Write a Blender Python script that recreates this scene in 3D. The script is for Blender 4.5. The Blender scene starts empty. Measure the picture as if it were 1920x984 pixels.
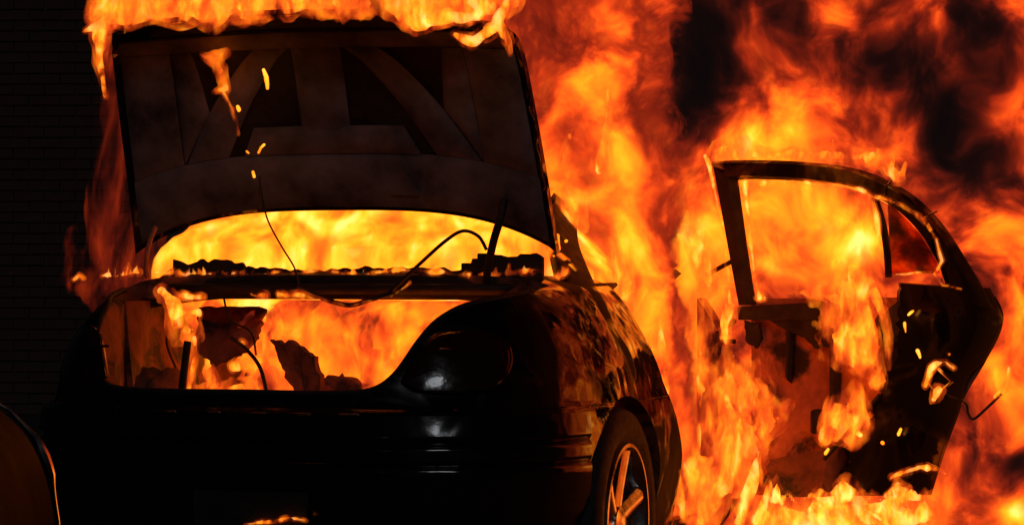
import bpy, bmesh, math, random
import numpy as np
from mathutils import Vector, Matrix
from mathutils.geometry import tessellate_polygon

random.seed(7)
rng = np.random.default_rng(7)
S = bpy.context.scene
COL = S.collection

# ------------------------------------------------------------------ camera
# car frame: +Y runs to the nose of the burning car, +X to its right, rear bumper at y = 0
TH = math.radians(17.5)
ST, CT = math.sin(TH), math.cos(TH)
CAM = Vector((3.09, -7.41, 1.10))
FPX = 5440.0
cam_d = bpy.data.cameras.new('camera')
cam = bpy.data.objects.new('camera', cam_d)
COL.objects.link(cam)
cam.location = CAM
cam.rotation_euler = (math.radians(90), 0, TH)
cam_d.sensor_width = 36.0
cam_d.lens = 36.0 * FPX / 1920.0
cam_d.clip_start = 0.1
cam_d.clip_end = 4000
S.camera = cam

# ------------------------------------------------------------------ night sky, faint moon-like sun
world = bpy.data.worlds.new('World')
S.world = world
world.use_nodes = True
wn = world.node_tree
wn.nodes.clear()
sky = wn.nodes.new('ShaderNodeTexSky')
sky.sky_type = 'NISHITA'
sky.sun_disc = False
sky.sun_elevation = math.radians(24)
sky.sun_rotation = math.radians(160)
wb = wn.nodes.new('ShaderNodeBackground')
wb.inputs['Strength'].default_value = 0.00025
wo = wn.nodes.new('ShaderNodeOutputWorld')
wn.links.new(sky.outputs[0], wb.inputs[0])
wn.links.new(wb.outputs[0], wo.inputs[0])
sun_d = bpy.data.lights.new('sun', 'SUN')
sun_d.energy = 0.10
sun_d.angle = math.radians(10.0)
sun_d.color = (0.92, 0.95, 1.0)
sun = bpy.data.objects.new('sun', sun_d)
COL.objects.link(sun)
sun.rotation_euler = Vector((-0.42, 0.86, -0.42)).to_track_quat('-Z', 'Y').to_euler()

S.view_settings.view_transform = 'Standard'
S.view_settings.look = 'None'
S.view_settings.exposure = 0.0
S.view_settings.gamma = 1.0
S.view_settings.use_curve_mapping = False
S.render.engine = 'CYCLES'
S.cycles.use_denoising = True
S.cycles.max_bounces = 3
S.cycles.diffuse_bounces = 2
S.cycles.glossy_bounces = 3
S.cycles.transparent_max_bounces = 24
S.cycles.volume_bounces = 0
S.cycles.volume_max_steps = 160
S.cycles.sample_clamp_indirect = 4.0


# ------------------------------------------------------------------ placing helpers
def P(px, py, dep):
    """a point at a distance dep in front of the lens, seen at photo pixel (px, py)"""
    lat = (px - 960.0) / FPX * dep
    return Vector((CAM.x - ST * dep + CT * lat, CAM.y + CT * dep + ST * lat, CAM.z - (py - 492.0) / FPX * dep))


def PY(px, py, Y):
    """the point on the plane y = Y of the car frame"""
    k = (px - 960.0) / FPX
    return P(px, py, (Y - CAM.y) / (CT + k * ST))


# ------------------------------------------------------------------ object helpers
def tag(o, label=None, cat=None, group=None, kind=None):
    if label: o['label'] = label
    if cat: o['category'] = cat
    if group: o['group'] = group
    if kind: o['kind'] = kind
    return o


def empty(name, loc=(0, 0, 0), parent=None):
    o = bpy.data.objects.new(name, None)
    COL.objects.link(o)
    o.location = loc
    o.empty_display_size = 0.1
    if parent: o.parent = parent
    return o


def link(name, me, mat=None, parent=None, smooth=None):
    o = bpy.data.objects.new(name, me)
    COL.objects.link(o)
    if mat is not None:
        me.materials.clear()
        me.materials.append(mat)
    if parent is not None:
        o.parent = parent
    if smooth is not None:
        for p in me.polygons: p.use_smooth = True
        if smooth < 179: me.set_sharp_from_angle(angle=math.radians(smooth))
    return o


class MB:
    """collects verts and faces of one mesh"""
    def __init__(self):
        self.v = []; self.f = []

    def add(self, vs, fs):
        b = len(self.v)
        self.v += [tuple(p) for p in vs]
        self.f += [tuple(i + b for i in q) for q in fs]

    def box(self, c, s, M=None):
        c = Vector(c); s = Vector(s) / 2
        vs = []
        for dx, dy, dz in ((-1,-1,-1),(1,-1,-1),(1,1,-1),(-1,1,-1),(-1,-1,1),(1,-1,1),(1,1,1),(-1,1,1)):
            q = Vector((dx * s.x, dy * s.y, dz * s.z))
            if M is not None: q = M @ q
            vs.append(c + q)
        self.add(vs, [(3,2,1,0),(4,5,6,7),(0,1,5,4),(1,2,6,5),(2,3,7,6),(3,0,4,7)])

    def tube(self, pts, r, n=8, caps=True):
        pts = [Vector(p) for p in pts]
        rs = r if isinstance(r, (list, tuple)) else [r] * len(pts)
        rings = []
        prev = None
        for i, p in enumerate(pts):
            t = (pts[min(i + 1, len(pts) - 1)] - pts[max(i - 1, 0)]).normalized()
            if prev is None:
                a = t.orthogonal().normalized()
            else:
                a = (prev - t * prev.dot(t)).normalized()
            prev = a
            b = t.cross(a)
            rings.append([p + (a * math.cos(k * 2 * math.pi / n) + b * math.sin(k * 2 * math.pi / n)) * rs[i] for k in range(n)])
        vs = [q for g in rings for q in g]
        fs = []
        for i in range(len(pts) - 1):
            for k in range(n):
                k2 = (k + 1) % n
                fs.append((i*n+k, i*n+k2, (i+1)*n+k2, (i+1)*n+k))
        if caps:
            fs.append(tuple(reversed(range(n))))
            fs.append(tuple(range((len(pts)-1)*n, len(pts)*n)))
        self.add(vs, fs)

    def slab(self, front, back):
        """two grids of points (rows x cols), joined into a closed sheet with thickness"""
        R, Cc = len(front), len(front[0])
        vs = [p for row in front for p in row] + [p for row in back for p in row]
        o = R * Cc
        fs = []
        for i in range(R - 1):
            for j in range(Cc - 1):
                a, b, c, d = i*Cc+j, i*Cc+j+1, (i+1)*Cc+j+1, (i+1)*Cc+j
                fs.append((a, b, c, d)); fs.append((o+d, o+c, o+b, o+a))
        for j in range(Cc - 1):
            fs.append((j+1, j, o+j, o+j+1))
            q = (R-1)*Cc
            fs.append((q+j, q+j+1, o+q+j+1, o+q+j))
        for i in range(R - 1):
            fs.append((i*Cc, (i+1)*Cc, o+(i+1)*Cc, o+i*Cc))
            q = Cc - 1
            fs.append(((i+1)*Cc+q, i*Cc+q, o+i*Cc+q, o+(i+1)*Cc+q))
        self.add(vs, fs)

    def prism(self, poly, fn0, fn1):
        """a 2D polygon turned into a closed prism; fn0 / fn1 map (a, b) to the two end faces"""
        n = len(poly)
        vs = [fn0(a, b) for a, b in poly] + [fn1(a, b) for a, b in poly]
        tri = tessellate_polygon([[Vector((a, b, 0)) for a, b in poly]])
        fs = [tuple(t) for t in tri] + [tuple(n + i for i in reversed(t)) for t in tri]
        for i in range(n):
            j = (i + 1) % n
            fs.append((j, i, n + i, n + j))
        self.add(vs, fs)

    def mesh(self, name, fix=True):
        me = bpy.data.meshes.new(name)
        me.from_pydata(self.v, [], self.f)
        if fix:
            bm = bmesh.new(); bm.from_mesh(me)
            bmesh.ops.recalc_face_normals(bm, faces=bm.faces)
            bm.to_mesh(me); bm.free()
        me.update()
        return me

    def build(self, name, mat, parent=None, smooth=35, bevel=0.0):
        o = link(name, self.mesh(name), mat, parent, smooth)
        if bevel:
            m = o.modifiers.new('bevel', 'BEVEL'); m.width = bevel; m.segments = 2; m.limit_method = 'ANGLE'
        return o


def catmull(pts, n=8):
    pts = [Vector(p) for p in pts]
    out = []
    for i in range(len(pts) - 1):
        p0 = pts[max(i-1, 0)]; p1 = pts[i]; p2 = pts[i+1]; p3 = pts[min(i+2, len(pts)-1)]
        for k in range(n):
            t = k / n
            out.append(0.5 * ((2*p1) + (p2-p0)*t + (2*p0-5*p1+4*p2-p3)*t*t + (3*p1-p0-3*p2+p3)*t**3))
    out.append(pts[-1])
    return out


# ------------------------------------------------------------------ materials
class NT:
    def __init__(self, name):
        self.m = bpy.data.materials.new(name)
        self.m.use_nodes = True
        self.t = self.m.node_tree
        self.t.nodes.clear()
        self.out = self.t.nodes.new('ShaderNodeOutputMaterial')

    def n(self, typ, **kw):
        nd = self.t.nodes.new(typ)
        for k, v in kw.items():
            if k.startswith('i_'):
                nd.inputs[k[2:].replace('_', ' ')].default_value = v
            else:
                setattr(nd, k, v)
        return nd

    def l(self, a, b): self.t.links.new(a, b)

    def math(self, op, a, b=None, clamp=False):
        nd = self.n('ShaderNodeMath', operation=op, use_clamp=clamp)
        for i, x in enumerate((a, b)):
            if x is None: continue
            if isinstance(x, (int, float)): nd.inputs[i].default_value = x
            else: self.l(x, nd.inputs[i])
        return nd.outputs[0]

    def noise(self, vec, scale, detail=4, rough=0.55, dist=0.0):
        nd = self.n('ShaderNodeTexNoise', i_Scale=scale, i_Detail=detail, i_Roughness=rough, i_Distortion=dist)
        if vec is not None: self.l(vec, nd.inputs['Vector'])
        return nd

    def ramp(self, fac, stops, interp='LINEAR'):
        nd = self.n('ShaderNodeValToRGB')
        nd.color_ramp.interpolation = interp
        e = nd.color_ramp.elements
        while len(e) < len(stops): e.new(0.5)
        for i, (p, c) in enumerate(stops):
            e[i].position = p
            e[i].color = (*c, 1) if len(c) == 3 else c
        self.l(fac, nd.inputs[0])
        return nd.outputs[0]

    def coord(self): return self.n('ShaderNodeTexCoord').outputs['Object']


def surf(name, c0, c1, scale=6.0, rough=(0.4, 0.7), metal=0.0, coat=0.0, bump=0.0, bscale=30.0, detail=5, ior=1.45, big=0.0, spec=0.5):
    N = NT(name)
    co = N.coord()
    nz = N.noise(co, scale, detail, 0.6)
    cr = N.ramp(nz.outputs[0], [(0.3, c0), (0.7, c1)])
    b = N.n('ShaderNodeBsdfPrincipled')
    N.l(cr, b.inputs['Base Color'])
    nz2 = N.noise(co, scale * 2.7, 4, 0.6)
    mr = N.n('ShaderNodeMapRange')
    N.l(nz2.outputs[0], mr.inputs[0])
    mr.inputs[1].default_value = 0.3; mr.inputs[2].default_value = 0.7
    mr.inputs[3].default_value = rough[0]; mr.inputs[4].default_value = rough[1]
    N.l(mr.outputs[0], b.inputs['Roughness'])
    b.inputs['Metallic'].default_value = metal
    b.inputs['Specular IOR Level'].default_value = spec
    b.inputs['Coat Weight'].default_value = coat
    b.inputs['Coat Roughness'].default_value = 0.06
    b.inputs['IOR'].default_value = ior
    if bump:
        bp = N.n('ShaderNodeBump', i_Strength=1.0, i_Distance=bump)
        nb = N.noise(co, bscale, 4, 0.55)
        h = nb.outputs[0]
        if big:
            nb2 = N.noise(co, bscale * 0.12, 2, 0.5)
            h = N.math('ADD', h, N.math('MULTIPLY', nb2.outputs[0], big))
        N.l(h, bp.inputs['Height'])
        N.l(bp.outputs[0], b.inputs['Normal'])
        N.l(bp.outputs[0], b.inputs['Coat Normal'])
    N.l(b.outputs[0], N.out.inputs['Surface'])
    return N.m


M = {}
def paint(name, c, soot0, soot1, bump, gloss=0.07):
    """dark lacquer, in places still shiny, in places dulled by soot"""
    N = NT(name)
    co = N.coord()
    b = N.n('ShaderNodeBsdfPrincipled')
    nz = N.noise(co, 3.0, 4, 0.55, 0.8)
    mask = N.n('ShaderNodeMapRange', interpolation_type='SMOOTHSTEP')
    N.l(nz.outputs[0], mask.inputs[0])
    mask.inputs[1].default_value = soot0; mask.inputs[2].default_value = soot1
    cr = N.ramp(mask.outputs[0], [(0.0, c), (1.0, (0.005, 0.0045, 0.004))])
    N.l(cr, b.inputs['Base Color'])
    def mix(lo, hi):
        m = N.n('ShaderNodeMapRange'); N.l(mask.outputs[0], m.inputs[0]); m.inputs[3].default_value = lo; m.inputs[4].default_value = hi
        return m.outputs[0]
    N.l(mix(gloss, 0.62), b.inputs['Roughness'])
    N.l(mix(0.5, 0.08), b.inputs['Specular IOR Level'])
    N.l(mix(0.5, 0.0), b.inputs['Coat Weight'])
    b.inputs['Coat Roughness'].default_value = gloss
    bp = N.n('ShaderNodeBump', i_Strength=1.0, i_Distance=bump)
    n1 = N.noise(co, 3.2, 3, 0.5); n2 = N.noise(co, 22.0, 4, 0.55)
    h = N.math('ADD', N.math('MULTIPLY', n1.outputs[0], 9.0), N.math('MULTIPLY', n2.outputs[0], 0.25))
    N.l(h, bp.inputs['Height'])
    N.l(bp.outputs[0], b.inputs['Normal']); N.l(bp.outputs[0], b.inputs['Coat Normal'])
    N.l(b.outputs[0], N.out.inputs['Surface'])
    return N.m


M['paint'] = paint('dark_car_paint', (0.010, 0.006, 0.006), 0.45, 0.55, 0.0022)
M['gloss'] = None
M['soot_paint'] = paint('sooted_door_paint', (0.008, 0.006, 0.006), 0.36, 0.50, 0.0018)
M['bumper'] = paint('dark_bumper_plastic', (0.009, 0.007, 0.007), 0.58, 0.72, 0.0016, 0.11)
M['gloss'] = surf('dull_dark_paint', (0.004, 0.0035, 0.0035), (0.007, 0.006, 0.006), 3, (0.62, 0.75), spec=0.06)
M['char'] = surf('charred_sheet_metal', (0.006, 0.005, 0.005), (0.035, 0.026, 0.021), 9, (0.55, 0.85), bump=0.002, bscale=40)
M['inner'] = surf('sooty_inner_panel', (0.018, 0.019, 0.021), (0.24, 0.215, 0.215), 6, (0.5, 0.75), bump=0.0015, bscale=30)
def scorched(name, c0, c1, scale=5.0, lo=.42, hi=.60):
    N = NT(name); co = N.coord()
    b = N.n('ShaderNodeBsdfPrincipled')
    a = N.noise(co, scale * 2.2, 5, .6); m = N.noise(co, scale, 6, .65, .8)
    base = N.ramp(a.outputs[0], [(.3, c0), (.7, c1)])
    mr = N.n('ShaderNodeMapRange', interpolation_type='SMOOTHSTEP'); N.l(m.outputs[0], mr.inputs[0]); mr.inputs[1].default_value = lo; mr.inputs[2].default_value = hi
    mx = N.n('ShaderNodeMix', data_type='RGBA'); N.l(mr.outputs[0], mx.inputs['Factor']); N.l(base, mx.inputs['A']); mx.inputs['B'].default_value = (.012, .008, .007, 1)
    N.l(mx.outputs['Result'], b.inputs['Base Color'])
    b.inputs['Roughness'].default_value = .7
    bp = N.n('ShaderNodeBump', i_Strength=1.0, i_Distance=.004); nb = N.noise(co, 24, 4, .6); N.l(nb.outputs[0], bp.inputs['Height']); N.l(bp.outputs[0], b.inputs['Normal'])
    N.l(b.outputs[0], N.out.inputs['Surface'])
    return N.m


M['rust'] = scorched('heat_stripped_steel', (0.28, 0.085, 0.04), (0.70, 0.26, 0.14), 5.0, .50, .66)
M['rubber'] = surf('tyre_rubber', (0.008, 0.008, 0.008), (0.02, 0.02, 0.02), 20, (0.6, 0.85), bump=0.001, bscale=60)
M['alloy'] = surf('alloy_wheel_metal', (0.35, 0.34, 0.33), (0.62, 0.6, 0.58), 10, (0.12, 0.3), metal=1.0, bump=0.0008, bscale=25)
M['chrome'] = surf('dull_chrome', (0.4, 0.4, 0.4), (0.6, 0.6, 0.6), 10, (0.15, 0.3), metal=1.0)
M['lens'] = surf('smoked_tail_lens', (0.02, 0.003, 0.003), (0.035, 0.006, 0.005), 12, (0.08, 0.2), coat=0.8, bump=0.001, bscale=20)
M['cable'] = surf('burnt_cable', (0.01, 0.008, 0.007), (0.05, 0.035, 0.03), 40, (0.4, 0.7), bump=0.001, bscale=80)
M['brick'] = surf('sooty_brick', (0.035, 0.022, 0.02), (0.09, 0.055, 0.045), 3, (0.75, 0.95), bump=0.004, bscale=50)
M['mortar'] = surf('mortar', (0.07, 0.06, 0.055), (0.12, 0.10, 0.09), 3, (0.8, 0.95), bump=0.003, bscale=60)
M['asphalt'] = surf('asphalt', (0.03, 0.03, 0.032), (0.06, 0.058, 0.056), 9, (0.7, 0.95), bump=0.004, bscale=90)
M['foam'] = scorched('burnt_lining', (0.10, 0.03, 0.015), (0.30, 0.10, 0.05), 7.0, .45, .62)

FIRE = [(0.0, (0.0014, 0.0007, 0.0007)), (0.16, (0.004, 0.0010, 0.0008)), (0.30, (0.024, 0.0022, 0.0012)), (0.42, (0.115, 0.0068, 0.0018)),
        (0.53, (0.32, 0.024, 0.0030)), (0.64, (0.50, 0.066, 0.0037)), (0.75, (0.70, 0.122, 0.004)), (0.86, (0.85, 0.21, 0.0066)), (0.95, (0.97, 0.29, 0.023)), (1.0, (1.0, 0.34, 0.075))]


def fire_mat(name, base, amp, scale, dens, blobs=(), stretch=0.6, warp=0.12, detail=5, step=1.0, strength=1.1, smoke=None, seed=0.0, rough=0.6, hole=None):
    """a glowing, self-absorbing gas: the absorption makes it thick, its temperature field gives the colour"""
    N = NT(name)
    co = N.coord()
    mp = N.n('ShaderNodeMapping')
    mp.inputs['Scale'].default_value = (1, 1, stretch)
    mp.inputs['Location'].default_value = (seed, seed * 0.7, seed * 1.3)
    N.l(co, mp.inputs['Vector'])
    v = mp.outputs[0]
    if warp:
        w = N.noise(v, scale * 0.45, 2, 0.5)
        sb = N.n('ShaderNodeVectorMath', operation='SUBTRACT')
        N.l(w.outputs['Color'], sb.inputs[0]); sb.inputs[1].default_value = (0.5, 0.5, 0.5)
        ma = N.n('ShaderNodeVectorMath', operation='MULTIPLY_ADD')
        N.l(sb.outputs[0], ma.inputs[0]); ma.inputs[1].default_value = (warp * 4,) * 3
        N.l(v, ma.inputs[2])
        v = ma.outputs[0]
        # the same curl bends the heat field, so that its patches are torn rather than round
        ma2 = N.n('ShaderNodeVectorMath', operation='MULTIPLY_ADD')
        N.l(sb.outputs[0], ma2.inputs[0]); ma2.inputs[1].default_value = (warp * 3.2,) * 3
        N.l(co, ma2.inputs[2])
        cw = ma2.outputs[0]
    else:
        cw = co
    nz = N.noise(v, scale, detail, rough)
    h = N.math('MULTIPLY', N.math('SUBTRACT', nz.outputs[0], 0.5), amp * 2)
    h = N.math('ADD', h, base)
    for (c, r, a) in blobs:
        m = N.n('ShaderNodeMapping', vector_type='TEXTURE')
        m.inputs['Location'].default_value = c
        m.inputs['Rotation'].default_value = (0, 0, TH)
        m.inputs['Scale'].default_value = r
        N.l(cw, m.inputs['Vector'])
        g = N.n('ShaderNodeTexGradient', gradient_type='QUADRATIC_SPHERE')
        N.l(m.outputs[0], g.inputs['Vector'])
        nd = N.n('ShaderNodeMath', operation='MULTIPLY_ADD')
        N.l(g.outputs['Fac'], nd.inputs[0]); nd.inputs[1].default_value = a
        N.l(h, nd.inputs[2])
        h = nd.outputs[0]
    col = N.ramp(h, FIRE)
    d = dens
    em = N.n('ShaderNodeEmission')
    N.l(col, em.inputs['Color'])
    ab = N.n('ShaderNodeVolumeAbsorption')
    ab.inputs['Color'].default_value = (0, 0, 0, 1)
    if smoke is None:
        em.inputs['Strength'].default_value = dens * strength
        ab.inputs['Density'].default_value = dens
    else:
        # cooler gas is thinner: density falls between two temperatures
        mr = N.n('ShaderNodeMapRange', interpolation_type='SMOOTHSTEP')
        N.l(h, mr.inputs[0])
        mr.inputs[1].default_value = smoke[0]; mr.inputs[2].default_value = smoke[1]
        mr.inputs[3].default_value = dens * smoke[2]; mr.inputs[4].default_value = dens
        N.l(mr.outputs[0], ab.inputs['Density'])
        N.l(N.math('MULTIPLY', mr.outputs[0], strength), em.inputs['Strength'])
    ad = N.n('ShaderNodeAddShader')
    N.l(em.outputs[0], ad.inputs[0]); N.l(ab.outputs[0], ad.inputs[1])
    N.l(ad.outputs[0], N.out.inputs['Volume'])
    N.m.cycles.volume_step_rate = step
    return N.m


# ------------------------------------------------------------------ noise fields and iso-surfaces for gas bodies
PERM = rng.random((64, 64, 64)).astype(np.float32)


def vnoise(X):
    i = np.floor(X).astype(np.int64); f = (X - i).astype(np.float32)
    f = f * f * f * (f * (f * 6 - 15) + 10)
    i &= 63; j = (i + 1) & 63
    x0, y0, z0 = i[..., 0], i[..., 1], i[..., 2]; x1, y1, z1 = j[..., 0], j[..., 1], j[..., 2]
    fx, fy, fz = f[..., 0], f[..., 1], f[..., 2]
    a = PERM[x0, y0, z0] * (1-fx) + PERM[x1, y0, z0] * fx
    b = PERM[x0, y1, z0] * (1-fx) + PERM[x1, y1, z0] * fx
    c = PERM[x0, y0, z1] * (1-fx) + PERM[x1, y0, z1] * fx
    d = PERM[x0, y1, z1] * (1-fx) + PERM[x1, y1, z1] * fx
    return (a * (1-fy) + b * fy) * (1-fz) + (c * (1-fy) + d * fy) * fz


def fbm(X, o=4):
    s = np.zeros(X.shape[:-1], np.float32); w = 0.5; t = 0.0
    for k in range(o):
        s += w * vnoise(X * (2.03 ** k) + 17.3 * k); t += w; w *= 0.55
    return s / t


TETS = np.array([[0,5,1,6],[0,1,2,6],[0,2,3,6],[0,3,7,6],[0,7,4,6],[0,4,5,6]])
CORN = np.array([[0,0,0],[1,0,0],[1,1,0],[0,1,0],[0,0,1],[1,0,1],[1,1,1],[0,1,1]])


def isomesh(name, F, org, res):
    """marching tetrahedra on the grid F, inside where F > 0"""
    F = F.astype(np.float32).copy()
    F[0] = F[-1] = -1; F[:, 0] = F[:, -1] = -1; F[:, :, 0] = F[:, :, -1] = -1
    F[F == 0] = -1e-5
    nx, ny, nz = F.shape
    ins = F > 0
    cnt = np.zeros((nx-1, ny-1, nz-1), np.int8)
    for dx, dy, dz in CORN:
        cnt += ins[dx:nx-1+dx, dy:ny-1+dy, dz:nz-1+dz]
    cells = np.argwhere((cnt > 0) & (cnt < 8))
    idx = cells[:, None, :] + CORN[None]
    vid = (idx[..., 0] * ny + idx[..., 1]) * nz + idx[..., 2]
    tets = vid[:, TETS].reshape(-1, 4)
    Ff = F.ravel()
    code = ((Ff[tets] > 0) * np.array([1, 2, 4, 8])).sum(1)
    tri_e, tri_dir = [], []

    def pos(v):
        return np.stack([v // (ny * nz), (v // nz) % ny, v % nz], -1).astype(np.float64)
    for c in range(1, 15):
        T = tets[code == c]
        if not len(T): continue
        I = [k for k in range(4) if c >> k & 1]; O = [k for k in range(4) if not c >> k & 1]
        if len(I) == 1: ed = [[(I[0], o) for o in O]]
        elif len(I) == 3: ed = [[(i, O[0]) for i in I]]
        else:
            q = [(I[0], O[0]), (I[0], O[1]), (I[1], O[1]), (I[1], O[0])]
            ed = [[q[0], q[1], q[2]], [q[0], q[2], q[3]]]
        dr = pos(T[:, O]).mean(1) - pos(T[:, I]).mean(1)
        for e in ed:
            tri_e.append(np.stack([np.sort(T[:, list(k)], 1) for k in e], 1)); tri_dir.append(dr)
    E = np.concatenate(tri_e); D = np.concatenate(tri_dir)
    key = E[..., 0].astype(np.int64) * (nx * ny * nz) + E[..., 1]
    u, inv = np.unique(key.ravel(), return_inverse=True)
    a = u // (nx * ny * nz); b = u % (nx * ny * nz)
    fa, fb = Ff[a], Ff[b]
    t = np.clip(fa / (fa - fb), 0.04, 0.96)[:, None]
    V = pos(a) * (1 - t) + pos(b) * t
    tri = inv.reshape(-1, 3)
    n = np.cross(V[tri[:, 1]] - V[tri[:, 0]], V[tri[:, 2]] - V[tri[:, 0]])
    fl = (n * D).sum(1) < 0
    tri[fl] = tri[fl][:, ::-1]
    V = V * res + np.array(org)
    me = bpy.data.meshes.new(name)
    me.vertices.add(len(V)); me.vertices.foreach_set('co', V.ravel())
    me.loops.add(tri.size); me.loops.foreach_set('vertex_index', tri.ravel())
    me.polygons.add(len(tri)); me.polygons.foreach_set('loop_start', np.arange(len(tri)) * 3)
    me.update(); me.validate()
    return me


def stroke_field(X, strokes, rise=0.0):
    F = np.full(X.shape[:-1], -9.0, np.float32)
    for pts in strokes:
        for k in range(len(pts)):
            a, ra = pts[k]; b, rb = pts[min(k + 1, len(pts) - 1)]
            if k == len(pts) - 1 and len(pts) > 1: break
            a = np.array(a); b = np.array(b); ab = b - a
            L = max(float(ab @ ab), 1e-9)
            t = np.clip(((X - a) @ ab) / L, 0, 1)
            v = X - a - t[..., None] * ab
            if rise:
                v[..., 2] *= np.where(v[..., 2] > 0, 1 / (1 + rise), 1 + .5 * rise)
            d = np.linalg.norm(v, axis=-1)
            F = np.maximum(F, 1 - d / (ra + (rb - ra) * t))
    return F


def join_iso(name, parts):
    """several closed iso-surfaces in one mesh, each with its own gas"""
    vs, fs, mi, b = [], [], [], 0
    for k, me in enumerate(parts):
        n = len(me.vertices); v = np.empty(n * 3); me.vertices.foreach_get('co', v)
        t = np.empty(len(me.polygons) * 3, np.int32); me.polygons.foreach_get('vertices', t)
        vs.append(v); fs.append(t + b); mi.append(np.full(len(me.polygons), k, np.int32)); b += n
    V = np.concatenate(vs); T = np.concatenate(fs); MI = np.concatenate(mi)
    me = bpy.data.meshes.new(name)
    me.vertices.add(b); me.vertices.foreach_set('co', V)
    me.loops.add(len(T)); me.loops.foreach_set('vertex_index', T)
    me.polygons.add(len(T) // 3); me.polygons.foreach_set('loop_start', np.arange(len(T) // 3) * 3)
    me.polygons.foreach_set('material_index', MI)
    me.update()
    return me


def flame(name, strokes, mat, label, res=0.01, nscale=9.0, amp=0.6, stretch=0.5, warp=0.05, octv=4, thresh=0.0, category='flame', group=None, cut=None, core=0.38, kind='stuff', rise=0.0):
    """strokes: lists of ((x, y, z), radius); a ragged gas body grown round them; a pair of materials gives a thin envelope and a hot core"""
    pts = np.array([list(p) for s in strokes for p, r in s]); rr = max(r for s in strokes for p, r in s)
    lo = pts.min(0) - rr * 2.0; hi = pts.max(0) + rr * np.array([2.0, 2.0, 2.0 + 1.5 * rise])
    n = np.ceil((hi - lo) / res).astype(int) + 2
    g = np.stack(np.meshgrid(*[np.arange(k) for k in n], indexing='ij'), -1) * res + lo
    Xs = g * np.array([1, 1, stretch]) * nscale + 5.1
    wv = np.stack([vnoise(Xs * 0.7 + o) for o in (3.3, 11.7, 23.1)], -1) - 0.5
    F = stroke_field(g + wv * warp * 2.5, strokes, rise) + amp * 5.5 * (fbm(Xs + wv * 1.2, octv) - 0.5) - thresh
    if cut is not None:
        F = np.minimum(F, cut(g) / rr)
    mats = mat if isinstance(mat, tuple) else (mat,)
    parts = [isomesh(name, F + (0.28 if len(mats) > 1 else 0.0), lo, res)]
    if len(mats) > 1 and (F - core).max() > 0.02:
        parts.append(isomesh(name, F - core, lo, res))
    o = link(name, join_iso(name, parts), None)
    for m_ in mats[:len(parts)]: o.data.materials.append(m_)
    for p in o.data.polygons: p.use_smooth = True
    tag(o, label, category, group, kind)
    return o

# ================================================================== THE SETTING
mb = MB()
mb.add([(-300, -300, 0), (300, -300, 0), (300, 600, 0), (-300, 600, 0)], [(0, 1, 2, 3)])
g = mb.build('ground', M['asphalt'], None, smooth=None)
tag(g, kind='structure')

# brick wall of a building far behind the car, in the dark
wall = empty('brick_wall', P(60, 492, 21.0))
wall.location.z = 0
wall.rotation_euler = (0, 0, TH - 0.05)
tag(wall, 'dark brick wall standing in shadow far behind the car', 'wall')
mb = MB(); mb.box((0.9, 0.185, 3.0), (7.0, 0.30, 6.0))
mb.build('wall_core', M['mortar'], wall, smooth=None)
BW, BH, BD, JT = 0.215, 0.066, 0.05, 0.011
bmesh_ = []
for k in range(4):
    mb = MB()
    mb.box((0, 0, 0), (BW, BD, BH - 0.0006 * k))
    me = mb.mesh('brick')
    for v in me.vertices:
        v.co.x += random.uniform(-.003, .003); v.co.z += random.uniform(-.002, .002); v.co.y += random.uniform(-.003, .003)
    me.materials.append(M['brick'])
    bmesh_.append(me)
cnt = 0
for row in range(41):
    z = 0.04 + row * (BH + JT)
    for c in range(-3, 4):
        x = c * (BW + JT) + (0.113 if row % 2 else 0.0) - 0.02
        o = bpy.data.objects.new('brick', random.choice(bmesh_))
        COL.objects.link(o); o.parent = wall
        o.location = (x, 0.022 + random.uniform(-.004, .003), z)
        cnt += 1

# ================================================================== THE BURNING CAR
car = empty('burning_car')
tag(car, 'dark sedan on fire with its trunk lid raised and rear door open', 'car')

LEV = [  # height, half width, rearmost y
    (0.20, 0.78, 0.14), (0.28, 0.830, 0.060), (0.40, 0.862, 0.015), (0.52, 0.880, 0.000), (0.62, 0.878, 0.000),
    (0.685, 0.870, 0.012), (0.70, 0.866, 0.045), (0.78, 0.850, 0.070), (0.86, 0.822, 0.090), (0.93, 0.785, 0.118),
    (0.99, 0.742, 0.165), (1.03, 0.698, 0.23), (1.055, 0.62, 0.33), (1.065, 0.44, 0.52)]
PEX, LR = 2.9, 0.85


def lev(z):
    zs = [l[0] for l in LEV]
    return float(np.interp(z, zs, [l[1] for l in LEV])), float(np.interp(z, zs, [l[2] for l in LEV]))


def rear_y(x, z):
    W, Y = lev(z)
    q = min(abs(x) / W, 0.9999)
    return Y + LR - LR * (1 - q ** PEX) ** (1 / PEX)


def plan(W, Y, n=72, front=4.7, p=PEX, L=LR, Lf=0.9):
    def arc(sign, m):
        t = np.linspace(0, math.pi, 900)
        x = W * np.sign(np.cos(t)) * np.abs(np.cos(t)) ** (2 / p)
        s = np.abs(np.sin(t)) ** (2 / p)
        y = (Y + L - L * s) if sign < 0 else (front - Lf + Lf * s)
        d = np.concatenate([[0], np.cumsum(np.hypot(np.diff(x), np.diff(y)))])
        u = np.linspace(0, d[-1], m)
        return np.interp(u, d, x), np.interp(u, d, y)
    xr, yr = arc(-1, n)
    xf, yf = arc(1, n // 2)
    xs, ys = [], []
    mid = np.linspace(Y + L, front - Lf, 14)[1:-1]
    xs += list(xr); ys += list(yr)                       # right flank to left flank round the rear
    xs += [-W] * len(mid); ys += list(mid)
    xs += list(xf[::-1]); ys += list(yf[::-1])
    xs += [W] * len(mid); ys += list(mid[::-1])
    return xs, ys


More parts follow.
